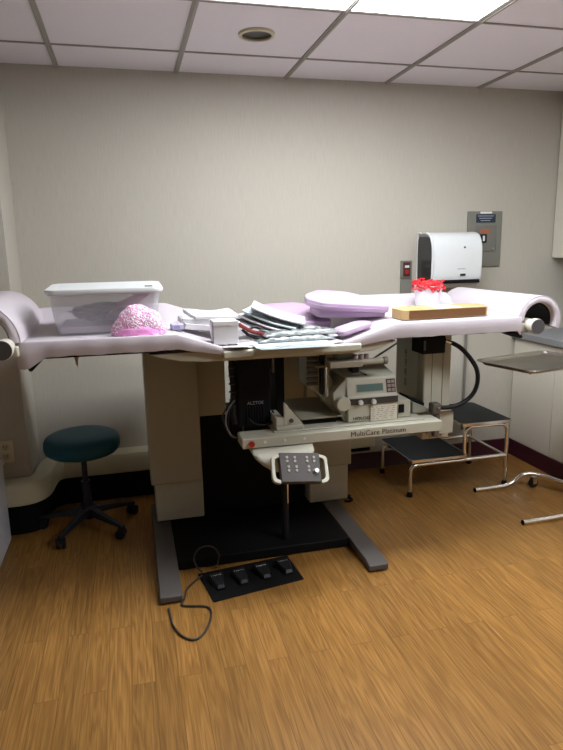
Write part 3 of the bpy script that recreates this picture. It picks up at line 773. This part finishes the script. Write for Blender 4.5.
# clear instrument packs
M_PACK = mat('clear_pack_film', '#727776', .18, spec=.8, noise=.35, nscale=60, bump=.7, bscale=45)
def pack(loc, rz, label, w_=.26, seed=0):
    t = thing('instrument_pack', label, 'package', loc, rz, 'clear packs')
    n = 18; rings = []
    for i in range(n+1):
        u = i/n; x = (u-.5)*w_; e = min(1, 6*u, 6*(1-u)); h = .003+.016*e*(1+.25*math.sin(u*40+seed))
        rings.append([(x, -.045, .001), (x, -.040, .004+h*.6), (x, -.02, h), (x, .01, h*.9+.002), (x, .035, .006+h*.5), (x, .045, .001)])
    obj('film', MB().loft(rings), M_PACK, t, angle=70)
    obj('paper_backing', MB().box(-w_/2-.006, w_/2+.006, -.050, .050, -.0015, .0005), mat('pack_backing', '#7f8585', .6), t)
pack((.665, 2.425, 1.0535), .02, 'nearest clear instrument pack lying along the front edge of the table', .32, 1)
pack((.70, 2.445, 1.0745), .06, 'upper clear instrument pack lying on the nearest one', .33, 4)
pack((.685, 2.53, 1.078), .12, 'rear clear instrument pack behind the front one', .28, 2)
# form sheet overhanging the front
t = sheet('printed_form', .32, .20, .0, M_PAPER2, 'printed pale form sheet overhanging the middle front edge of the table', 'paper', (.632, 2.36, 1.0475), -.03, th=.002)
for k in range(4):
    obj('print_line', MB().box(-.10+.02*(k % 2), .09-.015*k, -.092+.012*k, -.089+.012*k, .0021, .0024), M_TXT, t)
obj('fold', MB().prism([(0, 0), (.31, 0), (.30, -.006), (.015, -.006)], 0, .001, 'z', M=Matrix.Translation((-.155, -.1005, .0008))@Matrix.Rotation(math.radians(60), 4, 'X')), M_PAPER2, t)

# pink cushions
def cushion(name, poly, th, loc, rz, label, tilt=(0, 0), r=.012):
    mb = MB(); n = len(poly); c = Vector((sum(p[0] for p in poly)/n, sum(p[1] for p in poly)/n, 0))
    pts = []
    P = [Vector((*p, 0)) for p in poly]
    for i in range(n):
        a = P[i-1]-P[i]; b = P[(i+1) % n]-P[i]; rr_ = min(.035, a.length*.4, b.length*.4)
        A = P[i]+a.normalized()*rr_; B = P[i]+b.normalized()*rr_
        for j in range(5):
            t = j/4; pts.append(A*(1-t)**2+P[i]*2*t*(1-t)+B*t*t)
    def ring(k, z): return [(c.x+(p.x-c.x)*k, c.y+(p.y-c.y)*k, z) for p in pts]
    mb.loft([ring(.97, 0), ring(.993, .002), ring(1, .006), ring(1, th-.007), ring(.993, th-.002), ring(.975, th), ring(.6, th+.001), ring(.2, th+.002)])
    t = thing(name, label, 'cushion', loc, rz, rot=(tilt[0], tilt[1], rz))
    cu = obj('cushion_body', mb, M_PINK, t, angle=60)
    obj('seam', MB().tube([(p[0], p[1], p[2]) for p in ring(1.001, th*.5)], .0018, 6, closed=True), M_PINK, t)
    return t
cushion('positioning_cushion', [(-.165, -.11), (.155, -.12), (.165, .02), (.05, .14), (-.11, .15), (-.175, .03)], .040, (.985, 2.66, 1.127), -.10, 'lower pink cushion of the stack of two', tilt=(.07, .02))
cushion('positioning_cushion', [(-.19, -.055), (-.13, -.14), (.175, -.155), (.19, -.055), (.045, .155), (-.09, .17), (-.18, .04)], .034, (.968, 2.66, 1.168), -.10, 'upper pink angular cushion on top of the stack of two', tilt=(.13, .07))
cushion('positioning_cushion', [(-.13, -.19), (.12, -.19), (.14, .10), (.08, .19), (-.09, .19), (-.15, .08)], .045, (.765, 2.80, 1.086), .1, 'flat pink cushion lying behind the papers, left of the stack', tilt=(.16, .0))
cushion('positioning_wedge', [(-.08, -.06), (.09, -.05), (.07, .06), (-.06, .06)], .020, (.925, 2.44, 1.076), .15, 'small pink wedge at the front between the clear packs and the right pad', tilt=(.0, -.22))

# cardboard box with label
t = thing('cardboard_box', 'long flat brown cardboard box lying on the right pad', 'box', (1.368, 2.505, 1.1125), .05, rot=(.03, 0, .05))
pr = [(-.215, -.06), (-.20, -.075), (.215, -.075), (.215, .07), (-.15, .07), (-.215, .03)]
obj('body', MB().prism(pr, .0, .043, 'z'), M_CARD, t, bevel=.002)
obj('front_flap', MB().box(-.185, .205, -.0775, -.0755, .003, .040), M_CARDE, t, bevel=.0008)
obj('lid_seam', MB().box(-.12, -.1185, -.075, .07, .0432, .0437), M_CARDE, t)
obj('torn_flap', MB().prism([(.20, -.03), (.240, -.02), (.235, .03), (.20, .05)], .040, .0425, 'z'), M_CARD, t)
l_ = obj('shipping_label', MB().box(-.035, .085, -.070, .050, .0434, .0440), mat('label_white_blue', '#c3d2d8', .6), t)
mb = MB()
for k in range(5): mb.box(-.03, .06-.01*(k % 3), -.045+.017*k, -.039+.017*k, .0441, .0444)
obj('print_line', mb, mat('blue_grey_print', '#8fb0bf', .6), l_)

# jar with red mesh
t = thing('specimen_jar', 'translucent white tub wrapped in red mesh behind the cardboard box', 'jar', (1.50, 2.85, 1.124), rot=(.03, 0, 0))
obj('tub', MB().lathe([(.001, 0), (.052, 0), (.062, .006), (.070, .082), (.072, .105), (.064, .108), (.060, .080), (.052, .012), (.001, .010)], n=36), mat('milky_plastic', '#d9d5da', .3), t)
M_MESH = mat('red_mesh', '#dd1f2a', .5)
mb = MB(); random.seed(11)
for k in range(46):
    a = random.uniform(0, 2*PI); r = random.uniform(.045, .083); z = random.uniform(.080, .128); pts = []
    for j in range(9):
        pts.append((r*math.cos(a+j*.24)*(1+.10*random.uniform(-1, 1)), r*math.sin(a+j*.24)*(1+.10*random.uniform(-1, 1)), z+.011*random.uniform(-1, 1)))
    mb.tube(smooth(pts, 2), .0028, 5)
obj('mesh_band', mb, M_MESH, t, kind=None)
obj('lid', MB().lathe([(.001, .108), (.060, .108), (.064, .112), (.060, .124), (.001, .126)], n=36), mat('coral_lid', '#c8383a', .45), t)

# ------------------------------------------------------------------ stool
t = thing('rolling_stool', 'round teal vinyl stool on a black five-star caster base', 'stool', (-.285, 3.14, 0))
obj('seat', MB().lathe([(.001, 0.413), (.14, 0.413), (.168, 0.419), (.185, 0.435), (.190, 0.455), (.188, 0.485), (.178, 0.503), (.155, 0.515), (.10, 0.522), (.001, 0.524)], n=56), M_TEAL, t)
obj('seat_pan', MB().lathe([(.001, .398), (.10, .398), (.13, .405), (.13, .4125), (.001, .4127)], n=40), M_BLACKP, t)
obj('gas_column', MB().cyl((0, 0, .07), (0, 0, .26), .025).cyl((0, 0, .26), (0, 0, .397), .014), M_DKMET, t)
obj('hub', MB().lathe([(.001, .055), (.036, .055), (.040, .075), (.036, .115), (.028, .125), (.001, .125)], n=28), M_DKMET, t, bevel=.002)
for a in (241, 313, 25, 97, 169):
    a = math.radians(a); c, s = math.cos(a), math.sin(a); Rz = Matrix.Rotation(a, 4, 'Z')
    rings = []
    for x, wd, z0, z1 in ((.03, .026, .075, .115), (.12, .020, .068, .096), (.22, .015, .058, .078), (.262, .013, .054, .070)):
        rings.append([(x, -wd, z0), (x, wd, z0), (x, wd*.7, z1), (x, -wd*.7, z1)])
    lg = obj('leg', MB().loft(rings, M=Rz), M_DKMET, t, bevel=.003)
    R2 = Rz @ Matrix.Translation((.252, 0, 0)) @ Matrix.Rotation(.6, 4, 'Z')
    ca = obj('caster', MB().cyl((-.008, -.024, .026), (-.008, -.006, .026), .026, M=R2).cyl((-.008, .006, .026), (-.008, .024, .026), .026, M=R2), M_BLACKP, lg, bevel=.003)
    obj('caster_hood', MB().cyl((0, 0, .030), (0, 0, .058), .009, M=R2).box(-.024, .010, -.005, .005, .028, .05, M=R2), M_BLACKP, lg, bevel=.002)

# ------------------------------------------------------------------ step stool
t = thing('step_stool', 'two-tier chrome step stool with black rubber treads behind the table', 'step stool', (1.80, 3.20, 0), .0)
o = t.location
X0, XM, X1, Ya, Yb = 1.505, 1.84, 2.135, 3.0, 3.42
for z, xa, xb, nm in ((.222, X0-.005, XM+.03, 'lower tread'), (.412, XM-.02, X1+.02, 'upper tread')):
    tr = obj('tread', MB(o).prism(rrect(xb-xa-.016, Yb-Ya+.004, .02, cx=(xa+xb)/2, cy=(Ya+Yb)/2), z-.010, z+.002, 'z'), M_RUB, t)
    fr_ = []
    p = [(x, y, z-.004) for x, y in rrect(xb-xa, Yb-Ya+.02, .022, cx=(xa+xb)/2, cy=(Ya+Yb)/2)]
    rim = MB(o).loft([[(q[0], q[1], q[2]-.009), (q[0], q[1], q[2]+.007), (q[0]*.98+(xa+xb)/2*.02, q[1]*.98+(Ya+Yb)/2*.02, q[2]+.007), (q[0]*.98+(xa+xb)/2*.02, q[1]*.98+(Ya+Yb)/2*.02, q[2]-.009)] for q in p], closed=True)
    obj('tread_rim', rim, M_CHROME, t)
R_ = .0115
for y in (Ya+.012, Yb-.012):
    # low arch: down at the front (left), along under the lower tread to the tall rear leg
    obj('frame_rail', MB(o).tube(fillet([(X0+.004, y, .018), (X0+.004, y, .190), (X1-.004, y, .190)], .05), R_, 14), M_CHROME, t)
    obj('frame_arch', MB(o).tube(fillet([(XM+.012, y, .19), (XM+.012, y, .388), (X1-.002, y, .388), (X1-.002, y, .018)], .055), R_, 14), M_CHROME, t)
    for x in (X0+.004, X1-.002):
        obj('rubber_foot', MB(o).lathe([(.001, 0), (.017, 0), (.017, .008), (.0145, .030), (.001, .030)], (x, y, 0), 18), M_BLACK, t)
for x, z in ((XM+.03, .190), (X1-.01, .190)):
    obj('cross_bar', MB(o).cyl((x, Ya+.012, z), (x, Yb-.012, z), .009, n=12), M_CHROME, t)
obj('cross_bar', MB(o).tube([(XM+.03, Ya+.02, .19), (XM-.02, Yb-.02, .19)], .008, 10), M_CHROME, t)

# ------------------------------------------------------------------ mayo stand
t = thing('mayo_stand', 'stainless instrument tray stand at the right edge of the photo', 'instrument stand', (2.27, 2.74, 0))
o = t.location
tx, ty, tz, ta = 1.968, 2.565, .840, .26
Rt = Matrix.Translation((tx, ty, tz)) @ Matrix.Rotation(ta, 4, 'Z')
def R4(w_, d_, r, z): return [(x, y, z) for x, y in rrect(w_, d_, r, 6)]
obj('tray', MB(o).loft([R4(.455, .295, .035, .0), R4(.475, .315, .04, .004), R4(.495, .335, .045, .018), R4(.525, .365, .05, .019), R4(.527, .367, .05, .016), R4(.493, .333, .045, .0145), R4(.47, .31, .04, -.002), R4(.45, .29, .035, -.004)][::-1] , M=Rt), M_STEEL, t)
obj('tray_frame', MB(o).tube(fillet([(tx-.16, ty-.16, tz-.010), (tx+.10, ty-.12, tz-.010), (2.42, 2.70, tz-.012), (2.42, 2.80, tz-.012), (tx-.02, ty+.16, tz-.010)], .05), .006, 10), M_CHROME, t)
obj('post', MB(o).cyl((2.40, 2.735, .06), (2.40, 2.735, tz-.01), .013, n=18), M_CHROME, t)
obj('post_sleeve', MB(o).cyl((2.40, 2.735, .05), (2.40, 2.735, .46), .018, n=18), M_STEEL, t)
for s in (-1, 1):
    y = 2.735+s*.225
    lg = obj('base_tube', MB(o).tube(smooth([(1.905, y, .014), (2.0, y, .014), (2.10, y, .016), (2.16, y, .035), (2.21, y-s*.01, .075), (2.26, y-s*.03, .085), (2.32, y-s*.08, .078), (2.38, y-s*.18, .07), (2.40, 2.735+s*.015, .068)], 5) if s > 0 else
              smooth([(1.905, y, .014), (2.0, y, .014), (2.10, y, .016), (2.20, y, .03), (2.28, y+.04, .07), (2.36, y+.14, .075), (2.40, 2.735-.015, .068)], 5), .0125, 14), M_CHROME, t)
    obj('tube_plug', MB(o).cyl((1.9, y, .014), (1.9045, y, .014), .0128, n=14), M_BLACK, lg)
    cs_ = obj('caster', MB(o).cyl((2.275, y-s*.03-.012, .028), (2.275, y-s*.03+.012, .028), .028, n=24), M_BLACKP, t, bevel=.004)
    obj('caster_fork', MB(o).box(2.262, 2.290, y-s*.03-.017, y-s*.03-.0125, .024, .066).box(2.262, 2.290, y-s*.03+.0125, y-s*.03+.017, .024, .066).box(2.262, 2.29, y-s*.03-.017, y-s*.03+.017, .062, .068), M_CHROME, cs_)

# ------------------------------------------------------------------ foot pedals
t = thing('foot_pedal_mat', 'black floor mat carrying four foot pedals under the table front', 'foot control', (.445, 2.40, 0), .13)
obj('mat', MB().prism([(-.208, -.125), (.205, -.11), (.215, .11), (-.215, .115)], 0, .006, 'z'), M_BLACK, t, bevel=.002)
for k in range(4):
    x = -.155+.105*k
    pl = []
    for z, sc in ((.0065, 1), (.016, .98), (.026, .80)):
        pl.append([(x+sc*px_, -.002+sc*py_, z+(.010 if sc < 1 and py_ > 0 else 0)) for px_, py_ in ((-.018, -.055), (.018, -.055), (.036, .035), (.034, .052), (-.034, .052), (-.036, .035))])
    p_ = obj('pedal', MB().loft(pl), M_BLACKP, t, bevel=.003)
    text('lettering', 'MOVE', .017, M_TXTW, p_, (x-.024, .020, .034), (.05, 0, 0))
# cables on the floor
M_CAB = mat('grey_cord', '#332f2c', .5)
c1 = obj('cord', MB().tube(smooth([(.232, 2.46, .010), (.19, 2.42, .006), (.155, 2.37, .006), (.142, 2.31, .006), (.125, 2.262, .006), (.155, 2.245, .006), (.215, 2.225, .006), (.235, 2.19, .006), (.222, 2.12, .006), (.185, 2.045, .006), (.145, 2.022, .006), (.105, 2.06, .006), (.08, 2.13, .006), (.075, 2.18, .006), (.07, 2.25, .0055)], 6), .0042, 8), M_CAB)
tag(c1, 'grey cord looping on the floor in front of the left foot', 'cord')
c2 = obj('cord', MB().tube(smooth([(.235, 2.475, .018), (.215, 2.50, .03), (.205, 2.52, .065), (.225, 2.53, .100), (.265, 2.53, .112), (.30, 2.525, .10), (.318, 2.52, .065), (.312, 2.515, .030), (.30, 2.49, .020)], 6), .0038, 8), M_CAB)
tag(c2, 'black cord standing in a loop behind the first foot pedal', 'cord')
c3 = obj('cord', MB().tube(smooth([(1.12, 3.05, .006), (1.15, 3.04, .006), (1.17, 3.06, .006), (1.15, 3.10, .007), (1.11, 3.12, .012), (1.13, 3.07, .022), (1.165, 3.08, .020), (1.16, 3.13, .006), (1.09, 3.25, .006)], 6), .006, 8), M_BLACKP)
tag(c3, 'coiled black cord on the floor behind the right column', 'cord')
